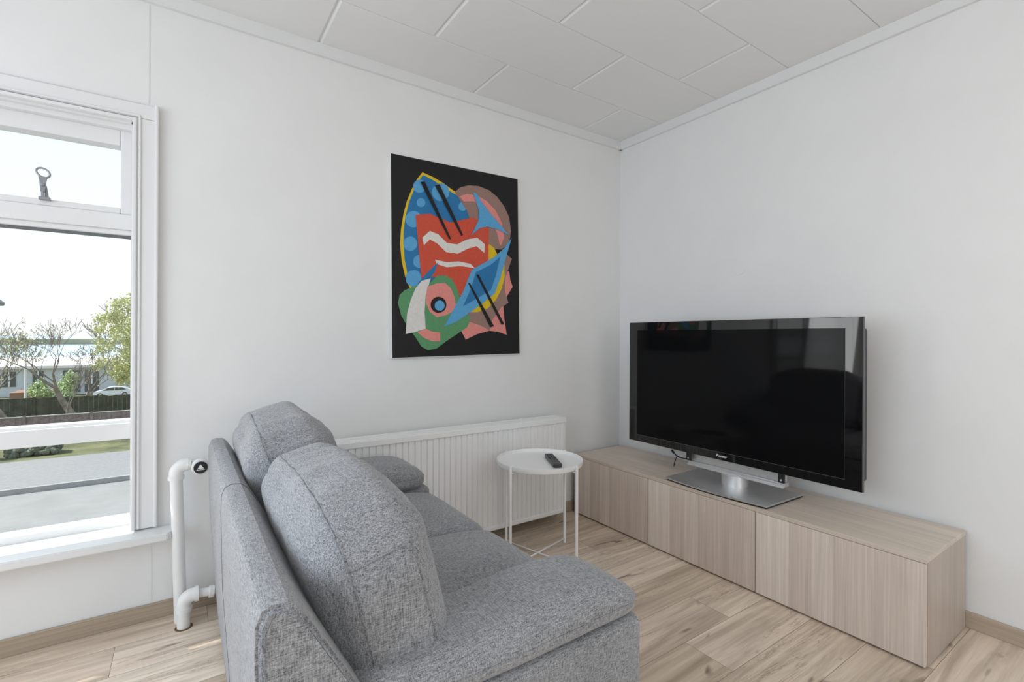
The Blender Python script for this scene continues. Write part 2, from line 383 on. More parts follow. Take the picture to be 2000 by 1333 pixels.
# inner sill
bm = BM(); prism(bm, [(WX0-.1,-.105),(-2.615,-.105),(-2.600,-.092),(-2.600,0),(WX1,0),(WX1,.10),(WX0,.10),(WX0,0),(WX0-.1,0)], 2, .336, .366, .004)
obj('window_sill', bm, M_TRIM, win)

# ------------------------------------------------------------------ radiator
rad = thing('radiator', (-1.53,-.09,0), 'long white ribbed panel radiator on the wall behind the sofa', 'radiator')
RX0, RX1 = -2.44, -.62
bm = BM(); n = 55; pts = []
W = RX1-RX0-.004; p = W/n
for k in range(n):
    x = RX0+.002+k*p
    pts += [(x, -.130), (x+p*.24, -.130), (x+p*.36,-.1385), (x+p*.88,-.1385)]
pts.append((RX1-.002,-.130)); pts += [(RX1-.002,-.122),(RX0+.002,-.122)]
prism(bm, pts, 2, .085, .612)
obj('front_panel', bm, M_RAD, rad)
bm = BM(); box(bm, (RX0,-.065,.07), (RX1-.01,-.045,.62), .004); obj('back_panel', bm, M_RAD, rad)
bm = BM(); box(bm, (RX0,-.1415,.060), (RX1,-.124,.086), .005); obj('bottom_edge', bm, M_RAD, rad)
bm = BM()
box(bm, (RX0-.003,-.144,.612), (RX1+.003,-.138,.642), .003); box(bm, (RX0-.003,-.040,.612), (RX1+.003,-.034,.645), .002)
for k in range(4): box(bm, (RX0,-.135+k*.0245,.636), (RX1,-.135+k*.0245+.0155,.6445), .0015)
k = 0
while RX0+.05+k*.30 < RX1: box(bm, (RX0+.05+k*.30-.01,-.142,.632), (RX0+.05+k*.30+.01,-.036,.6405)); k += 1
obj('top_grille', bm, M_RAD, rad)
bm = BM(); box(bm, (RX1-.003,-.140,.06), (RX1+.001,-.036,.636), .0012); obj('side_panel', bm, M_RAD, rad)
bm = BM(); box(bm, (RX0-.001,-.140,.06), (RX0+.003,-.036,.636), .0012); obj('side_panel', bm, M_RAD, rad)
for x in (-2.1,-.95):
    bm = BM(); box(bm, (x-.02,-.046,.12), (x+.02,-.003,.56), .003); obj('wall_bracket', bm, M_RAD, rad)
bm = BM(); lathe(bm, [(.008,-.01),(.008,.012),(.0,.013)], (RX1,-.10,.105), 12, 'x'); obj('drain_plug', bm, M_GASKET, rad)

# heating pipes with thermostat
hp = thing('heating_pipe', (-2.57,-.13,0), 'white painted iron heating pipe with elbows and round thermostat beside the window sill', 'pipe')
bm = BM(); tube(bm, [(-2.572,-.085,0), (-2.580,-.085,.30), (-2.589,-.085,.585)], .0215, 20); obj('riser', bm, M_PIPE, hp, True, ang=40)
def arc(c, r, a0, a1, n, pl='xz'):
    return [(c[0]+r*math.cos(a), c[1], c[2]+r*math.sin(a)) for a in [a0+(a1-a0)*k/n for k in range(n+1)]]
bm = BM(); tube(bm, [(-2.589,-.085,.575),(-2.589,-.085,.585)]+arc((-2.557,-.085,.588), .032, math.pi, math.pi/2, 8)+[(-2.548,-.085,.620)], .0245, 20)
tube(bm, [(-2.589,-.085,.566),(-2.589,-.085,.580)], .0275, 20); obj('elbow', bm, M_PIPE, hp, True, ang=40)
bm = BM(); tube(bm, [(-2.55,-.085,.620),(-2.50,-.085,.616),(-2.446,-.085,.604)], .011, 14)
tube(bm, [(-2.5475,-.085,.620),(-2.541,-.085,.620)], .0225, 16); tube(bm, [(-2.538,-.085,.620),(-2.530,-.085,.619)], .017, 6)
obj('valve_pipe', bm, M_PIPE, hp, True, ang=40)
th = obj('thermostat', (lambda b: (lathe(b, [(.012,0),(.016,-.012),(.028,-.018),(.0305,-.026),(.0305,-.052),(.028,-.056),(.0225,-.057)], (-2.509,-.085,.614), 40, 'y'), b)[-1])(BM()), M_TRIM, hp, True, ang=40)
bm = BM(); lathe(bm, [(.0235,0),(.0235,-.0025),(.0225,-.003),(0,-.003)], (-2.509,-.1418,.614), 40, 'y'); dial = obj('dial_cap', bm, M_BLACK, th, label='black round cap with a white triangle mark')
bm = BM(); cx, cz = -2.509, .614
prism(bm, [(cx-.011,cz-.004),(cx+.011,cz-.004),(cx,cz+.013)], 1, -.1456, -.1447); box(bm, (cx-.014,-.1456,cz-.0095), (cx+.014,-.1447,cz-.0072)); obj('triangle_mark', bm, M_WHITETXT, dial)
# return pipe
bm = BM(); tube(bm, [(-2.562,-.140,0),(-2.562,-.140,.075)], .0225, 20); obj('floor_stub', bm, M_PIPE, hp, True, ang=40)
bm = BM(); tube(bm, [(-2.562,-.140,.07),(-2.562,-.140,.085)]+arc((-2.532,-.140,.088), .030, math.pi, math.pi/2, 8)+[(-2.522,-.140,.118)], .0255, 20)
tube(bm, [(-2.562,-.140,.062),(-2.562,-.140,.078)], .0285, 20); tube(bm, [(-2.526,-.140,.118),(-2.514,-.140,.118)], .0285, 20); obj('elbow', bm, M_PIPE, hp, True, ang=40)
bm = BM(); tube(bm, [(-2.52,-.140,.118),(-2.475,-.138,.113),(-2.446,-.130,.110)], .0165, 16); tube(bm, [(-2.478,-.140,.114),(-2.462,-.139,.112)], .0225, 16); obj('return_pipe', bm, M_PIPE, hp, True, ang=40)
bm = BM()
lathe(bm, [(.0,.0),(.030,.0),(.030,.0012),(0,.0012)], (-2.562,-.142,0), 20); obj('floor_hole_edge', bm, M_RUST, hp)

# ------------------------------------------------------------------ painting (generic abstract shapes)
pt = thing('painting', (-1.29,-.02,1.022), 'black canvas painting of bold abstract shapes in red, blue, yellow, green and pink', 'painting')
TL, TR, BR, BL = (-1.697,2.072), (-.904,2.087), (-.883,1.033), (-1.684,1.022)
bm = BM(); prism(bm, [BL,BR,TR,TL], 1, -.020, -.0008, .001)
obj('canvas', bm, M_CANVAS, pt)
keys = list(M_PAINT); bm = BM()
def flat(pts, y, mi):
    v = [bm.verts.new((x,y,z)) for x, z in pts]
    for t in tessellate_polygon([[Vector((x,z,0)) for x, z in pts]]):
        f = bm.faces.new([v[k] for k in t]); f.material_index = mi
e_ = .0035
flat([(BL[0]+e_,BL[1]+e_),(BR[0]-.001,BR[1]+e_),(TR[0]-.001,TR[1]-.001),(TL[0]+e_,TL[1]-.001)], -.0203, keys.index('black'))
ART=[
 ('yellow',[(-1.52,2.008),(-1.548,1.97),(-1.579,1.909),(-1.607,1.839),(-1.625,1.77),(-1.638,1.689),(-1.642,1.611),(-1.633,1.524),(-1.614,1.447),(-1.586,1.385),(-1.514,1.355),(-1.375,1.335),(-1.207,1.659),(-1.164,1.837),(-1.208,1.898),(-1.274,1.925),(-1.337,1.943),(-1.399,1.973),(-1.459,1.994)]),
 ('blue',[(-1.516,1.994),(-1.541,1.959),(-1.57,1.9),(-1.595,1.836),(-1.613,1.763),(-1.624,1.683),(-1.624,1.612),(-1.617,1.534),(-1.602,1.465),(-1.577,1.396),(-1.514,1.373),(-1.375,1.363),(-1.207,1.659),(-1.18,1.835),(-1.23,1.894),(-1.295,1.914),(-1.347,1.931),(-1.409,1.958),(-1.469,1.981)]),
 ('lightblue',[(-1.5,1.937),(-1.502,1.926),(-1.507,1.915),(-1.515,1.906),(-1.525,1.899),(-1.536,1.896),(-1.548,1.895),(-1.558,1.899),(-1.566,1.905),(-1.571,1.914),(-1.573,1.924),(-1.571,1.935),(-1.566,1.945),(-1.558,1.954),(-1.548,1.961),(-1.537,1.965),(-1.526,1.965),(-1.515,1.962),(-1.507,1.956),(-1.502,1.947)]),
 ('lightblue',[(-1.361,1.929),(-1.363,1.914),(-1.371,1.899),(-1.383,1.886),(-1.397,1.876),(-1.414,1.871),(-1.43,1.871),(-1.444,1.876),(-1.456,1.885),(-1.463,1.897),(-1.466,1.911),(-1.463,1.926),(-1.456,1.941),(-1.445,1.954),(-1.43,1.963),(-1.414,1.969),(-1.398,1.969),(-1.383,1.965),(-1.371,1.956),(-1.364,1.944)]),
 ('lightblue',[(-1.523,1.758),(-1.525,1.744),(-1.532,1.731),(-1.542,1.72),(-1.555,1.712),(-1.569,1.708),(-1.583,1.708),(-1.595,1.713),(-1.605,1.721),(-1.612,1.732),(-1.614,1.745),(-1.612,1.759),(-1.605,1.772),(-1.596,1.783),(-1.583,1.791),(-1.569,1.795),(-1.555,1.795),(-1.542,1.791),(-1.532,1.782),(-1.526,1.771)]),
 ('lightblue',[(-1.547,1.625),(-1.549,1.613),(-1.555,1.602),(-1.564,1.593),(-1.575,1.586),(-1.587,1.583),(-1.599,1.584),(-1.61,1.588),(-1.618,1.595),(-1.624,1.605),(-1.626,1.617),(-1.624,1.628),(-1.619,1.64),(-1.61,1.649),(-1.599,1.655),(-1.587,1.659),(-1.575,1.658),(-1.564,1.654),(-1.555,1.647),(-1.549,1.637)]),
 ('lightblue',[(-1.498,1.536),(-1.5,1.525),(-1.505,1.515),(-1.513,1.507),(-1.523,1.501),(-1.534,1.498),(-1.546,1.499),(-1.556,1.503),(-1.564,1.51),(-1.569,1.519),(-1.571,1.53),(-1.569,1.541),(-1.564,1.551),(-1.556,1.559),(-1.546,1.565),(-1.535,1.568),(-1.523,1.567),(-1.513,1.563),(-1.505,1.556),(-1.5,1.547)]),
 ('lightblue',[(-1.522,1.445),(-1.524,1.431),(-1.53,1.418),(-1.54,1.408),(-1.553,1.401),(-1.567,1.398),(-1.581,1.399),(-1.594,1.405),(-1.604,1.413),(-1.61,1.425),(-1.612,1.438),(-1.61,1.452),(-1.604,1.464),(-1.594,1.474),(-1.581,1.481),(-1.568,1.485),(-1.554,1.484),(-1.541,1.479),(-1.531,1.47),(-1.524,1.458)]),
 ('lightblue',[(-1.251,1.867),(-1.252,1.859),(-1.256,1.852),(-1.262,1.845),(-1.27,1.841),(-1.278,1.838),(-1.287,1.838),(-1.295,1.84),(-1.301,1.845),(-1.305,1.851),(-1.306,1.859),(-1.305,1.867),(-1.301,1.874),(-1.295,1.881),(-1.287,1.886),(-1.279,1.888),(-1.27,1.888),(-1.262,1.886),(-1.256,1.881),(-1.252,1.875)]),
 ('lightblue',[(-1.503,1.849),(-1.505,1.841),(-1.508,1.834),(-1.514,1.828),(-1.521,1.824),(-1.528,1.821),(-1.536,1.821),(-1.543,1.823),(-1.549,1.828),(-1.552,1.834),(-1.553,1.841),(-1.552,1.848),(-1.549,1.856),(-1.543,1.862),(-1.536,1.866),(-1.529,1.869),(-1.521,1.869),(-1.514,1.867),(-1.508,1.862),(-1.505,1.856)]),
 ('brown',[(-1.329,1.935),(-1.295,1.967),(-1.242,1.988),(-1.176,1.995),(-1.108,1.984),(-1.05,1.953),(-1.002,1.906),(-0.966,1.846),(-0.953,1.767),(-0.965,1.686),(-1.024,1.649),(-1.117,1.649),(-1.207,1.735),(-1.252,1.844)]),
 ('pink',[(-1.3,1.916),(-1.252,1.938),(-1.186,1.94),(-1.119,1.917),(-1.061,1.872),(-1.019,1.809),(-1.001,1.721),(-1.025,1.674),(-1.095,1.71),(-1.163,1.789),(-1.23,1.856)]),
 ('brown',[(-1.273,1.892),(-1.208,1.903),(-1.141,1.87),(-1.09,1.819),(-1.048,1.736),(-1.03,1.668),(-1.117,1.669),(-1.186,1.777)]),
 ('pink',[(-1.27,1.274),(-1.138,1.375),(-1.0,1.522),(-0.964,1.525),(-0.957,1.475),(-0.939,1.436),(-0.975,1.384),(-1.005,1.322),(-0.998,1.243),(-0.98,1.148),(-1.045,1.167),(-1.103,1.171),(-1.182,1.151),(-1.256,1.12),(-1.285,1.169)]),
 ('brown',[(-1.291,1.235),(-1.161,1.374),(-1.047,1.578),(-0.988,1.628),(-0.946,1.602),(-0.966,1.55),(-0.994,1.482),(-0.993,1.403),(-0.969,1.339),(-1.022,1.307),(-1.092,1.221),(-1.097,1.172),(-1.16,1.2),(-1.226,1.218)]),
 ('yellow',[(-1.117,1.678),(-1.071,1.654),(-1.048,1.617),(-1.0,1.562),(-0.997,1.492),(-1.017,1.421),(-1.058,1.35),(-1.115,1.298),(-1.183,1.276),(-1.248,1.274),(-1.27,1.311),(-1.161,1.47)]),
 ('red',[(-1.559,1.775),(-1.478,1.793),(-1.357,1.763),(-1.208,1.812),(-1.109,1.767),(-1.108,1.582),(-1.15,1.471),(-1.249,1.388),(-1.292,1.362),(-1.375,1.4),(-1.446,1.459),(-1.524,1.444),(-1.54,1.586)]),
 ('offwhite',[(-1.521,1.66),(-1.477,1.701),(-1.428,1.689),(-1.377,1.649),(-1.314,1.647),(-1.251,1.682),(-1.185,1.7),(-1.134,1.667),(-1.138,1.618),(-1.19,1.651),(-1.245,1.631),(-1.309,1.596),(-1.382,1.598),(-1.432,1.638),(-1.477,1.656),(-1.511,1.621)]),
 ('offwhite',[(-1.447,1.55),(-1.376,1.543),(-1.303,1.554),(-1.228,1.547),(-1.201,1.525),(-1.293,1.529),(-1.376,1.515),(-1.437,1.528)]),
 ('green',[(-1.476,1.421),(-1.436,1.464),(-1.386,1.471),(-1.345,1.453),(-1.313,1.403),(-1.292,1.348),(-1.226,1.237),(-1.248,1.189),(-1.312,1.15),(-1.374,1.113),(-1.434,1.072),(-1.484,1.063),(-1.523,1.082),(-1.556,1.131),(-1.599,1.184),(-1.636,1.244),(-1.653,1.305),(-1.646,1.349),(-1.618,1.376),(-1.558,1.402)]),
 ('blue',[(-1.548,1.412),(-1.486,1.483),(-1.429,1.538),(-1.446,1.486),(-1.476,1.448)]),
 ('offwhite',[(-1.471,1.448),(-1.524,1.431),(-1.558,1.389),(-1.585,1.325),(-1.604,1.254),(-1.612,1.148),(-1.561,1.159),(-1.499,1.178),(-1.506,1.266),(-1.5,1.356)]),
 ('pink',[(-1.49,1.402),(-1.436,1.423),(-1.386,1.429),(-1.35,1.401),(-1.329,1.356),(-1.318,1.309),(-1.344,1.271),(-1.385,1.251),(-1.435,1.241),(-1.475,1.267),(-1.497,1.311),(-1.499,1.356)]),
 ('pink',[(-1.547,1.159),(-1.499,1.178),(-1.465,1.163),(-1.415,1.159),(-1.414,1.111),(-1.464,1.111),(-1.513,1.131)]),
 ('black',[(-1.378,1.31),(-1.38,1.296),(-1.387,1.283),(-1.397,1.273),(-1.411,1.267),(-1.425,1.264),(-1.44,1.266),(-1.453,1.271),(-1.463,1.281),(-1.47,1.293),(-1.472,1.306),(-1.47,1.319),(-1.464,1.332),(-1.453,1.342),(-1.44,1.349),(-1.426,1.352),(-1.411,1.35),(-1.398,1.345),(-1.387,1.335),(-1.38,1.323)]),
 ('lightblue',[(-1.388,1.305),(-1.39,1.296),(-1.394,1.288),(-1.401,1.282),(-1.409,1.277),(-1.418,1.276),(-1.428,1.277),(-1.436,1.28),(-1.443,1.286),(-1.447,1.294),(-1.448,1.302),(-1.447,1.311),(-1.443,1.319),(-1.436,1.325),(-1.428,1.33),(-1.419,1.332),(-1.409,1.331),(-1.401,1.327),(-1.394,1.321),(-1.39,1.313)]),
 ('lightblue',[(-0.95,1.725),(-1.001,1.662),(-1.071,1.6),(-1.162,1.548),(-1.219,1.514),(-1.244,1.465),(-1.271,1.396),(-1.39,1.191),(-1.312,1.221),(-1.227,1.275),(-1.138,1.336),(-1.067,1.389),(-1.029,1.48),(-0.994,1.592)]),
 ('blue',[(-1.03,1.607),(-1.094,1.554),(-1.195,1.502),(-1.222,1.418),(-1.275,1.306),(-1.205,1.343),(-1.093,1.407),(-1.059,1.498)]),
 ('lightblue',[(-1.216,1.952),(-1.192,1.949),(-1.158,1.906),(-1.096,1.847),(-1.025,1.788),(-0.971,1.74),(-1.049,1.765),(-1.118,1.771),(-1.174,1.754),(-1.224,1.709),(-1.18,1.796),(-1.177,1.855),(-1.197,1.909)]),
 ('black',[(-1.534,1.953),(-1.51,1.959),(-1.351,1.672),(-1.365,1.671)]),
 ('black',[(-1.451,1.95),(-1.424,1.96),(-1.278,1.703),(-1.289,1.697)]),
 ('black',[(-1.245,1.438),(-1.234,1.44),(-1.072,1.199),(-1.097,1.191)]),
 ('black',[(-1.192,1.487),(-1.177,1.491),(-1.0,1.211),(-1.019,1.207)]),
]

for i, (c, p) in enumerate(ART): flat(p, -.0205-.00022*i, keys.index(c))
obj('painted_image', bm, [M_PAINT[k] for k in keys], pt)

# ------------------------------------------------------------------ low cabinets
CX, CH = -.465, .383
yb = [-.048, -.648, -1.248, -1.848]
cl = ['low oak veneer cabinet at the corner, beside the small white table', 'middle low oak veneer cabinet, under the stand of the television', 'low oak veneer cabinet nearest the viewer, with its grained end panel showing']
for i in range(3):
    y1, y0 = yb[i], yb[i+1]
    cb = thing('low_cabinet', (CX/2,(y0+y1)/2,0), cl[i], 'cabinet', 'row of low oak cabinets')
    e0, e1 = y0+.0004, y1-.0004
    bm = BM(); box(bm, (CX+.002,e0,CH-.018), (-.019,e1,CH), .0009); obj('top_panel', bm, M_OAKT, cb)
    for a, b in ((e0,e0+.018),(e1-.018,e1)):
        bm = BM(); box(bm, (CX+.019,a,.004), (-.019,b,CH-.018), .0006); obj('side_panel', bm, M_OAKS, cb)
    bm = BM(); box(bm, (CX+.021,e0+.018,.010), (-.022,e1-.018,.028)); obj('bottom_panel', bm, M_OAKT, cb)
    bm = BM(); box(bm, (-.024,e0+.018,.028), (-.020,e1-.018,CH-.018)); obj('back_panel', bm, M_OAKS, cb)
    bm = BM(); box(bm, (CX,e0+.0015,.0085), (CX+.017,e1-.0015,CH-.0195 if i < 2 else CH-.0195), .0012); obj('door', bm, M_OAKF, cb)

# ------------------------------------------------------------------ television
tv = thing('television', (-.29,-.985,CH), 'large black flat television with glossy bezel on a silver stand', 'television')
ty1, ty0, tz0, tz1 = -.372, -1.601, .5155, 1.2255; TX = -.31
bm = BM(); box(bm, (TX,ty0,tz0), (TX+.010,ty1,tz1), .0012); bz = obj('bezel', bm, M_GLOSS, tv)
bm = BM(); box(bm, (TX-.0016,-1.536,.5565), (TX+.002,-.4345,1.1795), .0006); scn = obj('screen', bm, M_SCREEN, tv)
bm = BM(); t_ = .0022; ys0, ys1, zs0, zs1 = -1.5382,-.4323,.5545,1.1815
box(bm,(TX-.0008,ys0,zs0),(TX+.001,ys1,zs0+t_)); obj('screen_edge', bm, M_RIM, scn)
bm = BM(); box(bm,(TX-.0006,ys0,zs0),(TX+.001,ys0+.0015,zs1)); obj('screen_edge', bm, M_BLACK, scn)
bm = BM(); box(bm, (TX+.0102,ty0-.0012,tz0-.0012), (TX+.017,ty1+.0012,tz1+.0012), .001); obj('metal_rim', bm, M_RIM, tv)
bm = BM(); box(bm, (TX+.017,ty0+.004,tz0+.035), (TX+.064,ty1-.004,tz1-.045), .012); obj('rear_housing', bm, M_BLACK, tv)
for y in (-.788,-1.279):
    bm = BM(); box(bm, (TX+.004,y-.0135,.474), (TX+.016,y+.0135,.530), .0012); br = obj('stand_bracket', bm, M_BLACK, tv)
    bm = BM(); lathe(bm, [(.0045,0),(.0045,-.002),(0,-.003)], (TX+.004,y,.487), 14, 'y'); bm.transform(Matrix.Translation((TX+.004,y,.487)) @ Matrix.Rotation(-math.pi/2,4,'Z') @ Matrix.Translation((-TX-.004,-y,-.487))); obj('bolt', bm, M_SILVER, br)
bm = BM(); box(bm, (TX+.018,-1.287,.452), (TX+.060,-.778,.470), .002); box(bm, (TX+.030,-1.280,.470), (TX+.060,-.785,.60), .002); obj('crossbar', bm, M_SILVER, tv)
bm = BM(); box(bm, (TX+.006,-1.287,.4485), (TX+.022,-.778,.4575), .003, 3); obj('bar_lip', bm, M_SILVER, tv)
bm = BM(); lathe(bm, [(.064,.3985),(.064,.452)], (-.262,-1.030,0), 48); obj('neck', bm, M_SILVER, tv, True, ang=40)
def plate(x_off, inset):
    pts = [(-.135,-.745-inset),(-.135,-1.300+inset)]
    for k in range(13):
        t = k/12; y = (-1.292+inset)+(t*(1.292-.752-2*inset)); x = -.452+x_off-.022*math.sin(math.pi*t)
        pts.append((x+inset, y))
    return pts
bm = BM(); prism(bm, plate(0,0), 2, .3915, .3985, .0012); obj('base_plate', bm, M_SILVER, tv)
bm = BM(); prism(bm, plate(.004,.005), 2, .3832, .3915); obj('base_underside', bm, M_BLACK, tv)
bm = BM(); tube(bm, [(-.19,-.74,.486),(-.195,-.715,.455),(-.20,-.69,.447),(-.20,-.655,.447),(-.20,-.628,.455),(-.198,-.606,.470)], .0035, 8); tube(bm, [(-.198,-.612,.464),(-.196,-.597,.478)], .0065, 8)
tube(bm, [(-.20,-.635,.449),(-.205,-.630,.430),(-.205,-.622,.405),(-.20,-.615,.388)], .003, 8); obj('cable', bm, M_BLACK, tv, True, label='thin black cable curling below the television')
bm = BM(); tube(bm, [(-.25,-.80,.50),(-.19,-.74,.486)], .0035, 8); obj('cable', bm, M_BLACK, tv, True)
# maker's name printed under the screen
cu = bpy.data.curves.new('logo', 'FONT'); cu.body = 'Pioneer'; cu.size = .0175; cu.extrude = .0002; cu.align_x = 'CENTER'; cu.align_y = 'CENTER'; cu.space_character = 1.08; cu.offset = .0004
to = bpy.data.objects.new('tmp', cu); C.objects.link(to)
bpy.context.view_layer.update()
me = bpy.data.meshes.new_from_object(to.evaluated_get(bpy.context.evaluated_depsgraph_get())); bpy.data.objects.remove(to)
T = Matrix(((0,0,-1),(-1,0,0),(0,1,0))).to_4x4(); T.translation = Vector((TX-.0008,-.986,.5365)); me.transform(Matrix.Translation(-tv.location) @ T)
o = link('logo', me, M_WHITETXT, tv)

# ------------------------------------------------------------------ side table
TC = Vector((-1.034,-.418,0))
# centre from depth 2.52, lateral .144
F3 = Vector((.5634,.8262,0)); R3 = Vector((.8262,-.5634,0)); TC = Vector((-2.577,-2.4214,0))+F3*2.52+R3*.146
tb = thing('side_table', TC, 'small round white metal tray table between the radiator and the cabinets', 'table')
rt = .2225; zt = .508
bm = BM(); lathe(bm, [(0,zt-.018),(rt-.010,zt-.018),(rt-.004,zt-.014),(rt-.0015,zt),(rt,zt),(rt,zt-.014),(rt-.004,zt-.024),(rt-.010,zt-.0245),(0,zt-.0245)], (TC.x,TC.y,0), 96)
obj('tray', bm, M_WMETAL, tb, True, ang=30)
angs = [-41,49,139,229]; feet = []
for a in angs:
    d = R3*math.cos(math.radians(a))+F3*math.sin(math.radians(a)); q = TC+d*(rt+.0065); feet.append(q)
    bm = BM(); tube(bm, [(q.x,q.y,0),(q.x,q.y,zt+.003)], .0078, 14); leg = obj('leg', bm, M_WMETAL, tb, True, ang=40)
    q2 = TC+d*(rt-.022)
    bm = BM(); tube(bm, [(q.x,q.y,zt-.035),(q2.x,q2.y,zt-.031)], .005, 10); obj('tray_support', bm, M_WMETAL, leg, True)
for a, b, z in ((feet[0],feet[2],.016),(feet[1],feet[3],.022)):
    bm = BM(); tube(bm, [(a.x,a.y,z),(b.x,b.y,z)], .0042, 10); obj('floor_rod', bm, M_WMETAL, tb, True)

# ------------------------------------------------------------------ remote control
P0 = Vector((-.942,-.376,0)); P1 = Vector((-1.038,-.571,0)); dr = (P1-P0).normalized(); sd = Vector((-dr.y,dr.x,0)); zr = zt-.0175
rm = thing('remote_control', ((P0+P1)/2+Vector((0,0,zr))), 'dark grey remote control with rows of keys lying on the white tray table', 'remote')
def rbox(bm, u0, u1, v0, v1, z0, z1, bev):
    vs = box(bm, (u0,v0,z0), (u1,v1,z1), bev)
Trm = Matrix((dr, sd, Vector((0,0,1)))).transposed().to_4x4(); Trm.translation = Vector((P0.x,P0.y,zr))
def rpart(name, u0, u1, v0, v1, z0, z1, bev, m, par):
    bm = BM(); box(bm, (u0,v0,z0), (u1,v1,z1), bev); bm.transform(Trm); return obj(name, bm, m, par)
LR = (P1-P0).length
body = rpart('body', 0, LR, -.022, .022, .002, .021, .004, M_REMOTE, rm)
rpart('battery_cover', .02, LR-.006, -.0165, .0165, 0, .004, .001, M_BLACK, rm)
face = rpart('key_plate', .006, LR-.05, -.019, .019, .0205, .0216, .0004, M_REMOTE, rm)
for r_ in range(9):
    u = .014+.0155*r_
    if r_ in (5,): cols = 2
    else: cols = 4 if r_%2 else 3
    for c_ in range(cols):
        v = (c_-(cols-1)/2)*(.030/max(cols-1,1)); hw = .0028 if cols > 2 else .006
        rpart('key', u-.0036, u+.0036, v-hw, v+hw, .0212, .0232, .0008, M_RBTN if (r_+c_)%4 else M_RBTNL, rm)

# ------------------------------------------------------------------ sofa
sofa = thing('sofa', (-2.05,-.9,0), 'two-seat sofa in grey melange fabric facing the television', 'sofa')
Y0, Y1, YM = -1.625, -.172, -.90
def sculpt(cen, half, r, puff=(0,0,0), tilt=0, n=22, wr=.0, seed=0, fn=None, powr=2):
    """padded rounded block. returns (bmesh, surf) with surf(cube point) -> world point"""
    cen = Vector(cen); h = Vector(half); ct, st_ = math.cos(tilt), math.sin(tilt)
    def surf(p, lift=0.0):
        p = Vector(p); q = Vector((p.x*h.x, p.y*h.y, p.z*h.z))
        inner = Vector([max(-(h[i]-r), min(h[i]-r, q[i])) for i in range(3)])
        d = q-inner
        if d.length > 1e-9:
            # rounded corner: push onto the sphere of radius r
            q2 = inner+d.normalized()*r if max(abs(p.x),abs(p.y),abs(p.z)) > .999 else q
        else: q2 = q
        nrm = (d.normalized() if d.length > 1e-9 else Vector((0,0,0)))
        u = Vector([max(0,1-abs(p[i])**powr) for i in range(3)])
        q2 = q2+Vector((math.copysign(puff[0],p.x)*u.y*u.z*(abs(p.x)), math.copysign(puff[1],p.y)*u.x*u.z*abs(p.y), math.copysign(puff[2],p.z)*u.x*u.y*abs(p.z)))
        q2 = q2+nrm*lift
        if wr:
            a = noise.noise(Vector((q2.x*9+seed, q2.y*26, q2.z*7)))*wr+noise.noise(Vector((q2.x*5, q2.y*5+seed, q2.z*5)))*wr*1.6
            q2 = q2+nrm*a
        if fn: q2 = fn(q2, p)
        return cen+Vector((q2.x*ct+q2.z*st_*-1, q2.y, q2.x*st_+q2.z*ct))
    bm = BM(); key = {}
    def V(p):
        k = (round(p[0],5),round(p[1],5),round(p[2],5))
        if k not in key: key[k] = bm.verts.new(surf(p))
        return key[k]
    # grid denser near the edges
    ts = [math.sin(math.pi/2*(-1+2*i/n)) *.35+ (-1+2*i/n)*.65 for i in range(n+1)]
    for ax in range(3):
        for s in (-1,1):
            for i in range(n):
                for j in range(n):
                    q = []
                    for a, b in ((i,j),(i+1,j),(i+1,j+1),(i,j+1)):
                        p = [ts[a],ts[b]]; p.insert(ax, s); q.append(V(p))
                    try: bm.faces.new(q if s > 0 else q[::-1])
                    except ValueError: pass
    return bm, surf
def soft(name, parent, *a, label=None, **k):
    bm, s = sculpt(*a, **k); return obj(name, bm, M_FAB, parent, True, label=label), s
def seam(parent, s, path, r=.0016, closed=False, m=None, lift=.0008):
    pts = []
    for a, b in zip(path, path[1:]+([path[0]] if closed else [])):
        for k in range(14): pts.append(s(Vector(a).lerp(Vector(b), k/14), lift))
    if not closed: pts.append(s(path[-1], lift))
    bm = BM(); tube(bm, pts, r, 6, closed=closed); return obj('seam', bm, m or M_PIPING, parent, True)

# hidden base and front rail
bm = BM(); box(bm, (-2.40,Y0+.235,.075), (-1.70,Y1-.235,.30), .01); obj('seat_frame', bm, M_FAB, sofa)
# arm sides
for a, b in ((Y0,Y0+.235),(Y1-.235,Y1)):
    bm = BM(); box(bm, (-2.42,a,.045), (-1.642,b,.462), .022, 4); obj('arm_side', bm, M_FAB, sofa, True, ang=50)
# backrest halves: upright wedge
prof = [(-2.452,.045),(-2.466,.25),(-2.480,.45),(-2.485,.66),(-2.484,.705),(-2.476,.725),(-2.462,.732),(-2.438,.730),(-2.424,.718),(-2.40,.680),(-2.341,.577),(-2.25,.42),(-2.23,.30),(-2.23,.045)]
for a, b in ((Y0,YM),(YM,Y1)):
    bm = BM(); prism(bm, prof, 1, a+.0006, b-.0006, 0)
    for yy, of in ((YM,.0015),(Y0,.008),(Y1,.008)):
        ed = [e for e in bm.edges if abs(e.verts[0].co.y-e.verts[1].co.y) < 1e-6 and abs(e.verts[0].co.y-yy) < .001]
        if ed: bmesh.ops.bevel(bm, geom=ed, offset=of, segments=3, affect='EDGES')
    # small far-side tuck towards the floor
    bk = obj('backrest', bm, M_FAB, sofa, True, ang=35)
    if a == Y0:
        pr = [(x-.0006 if x < -2.44 else x+.0004, z) for x, z in prof[:12]]
        bm = BM(); tube(bm, [(x+ (.012 if x < -2.44 else -.006), Y0+.0012, z-(.010 if z > .70 else 0)) for x, z in prof[1:12]], .0022, 6); obj('seam', bm, M_PIPING, bk, True)
bm = BM(); tube(bm, [(x, YM, z) for x, z in prof[:11]], .0009, 6); obj('seam', bm, M_SEAM, sofa, True)
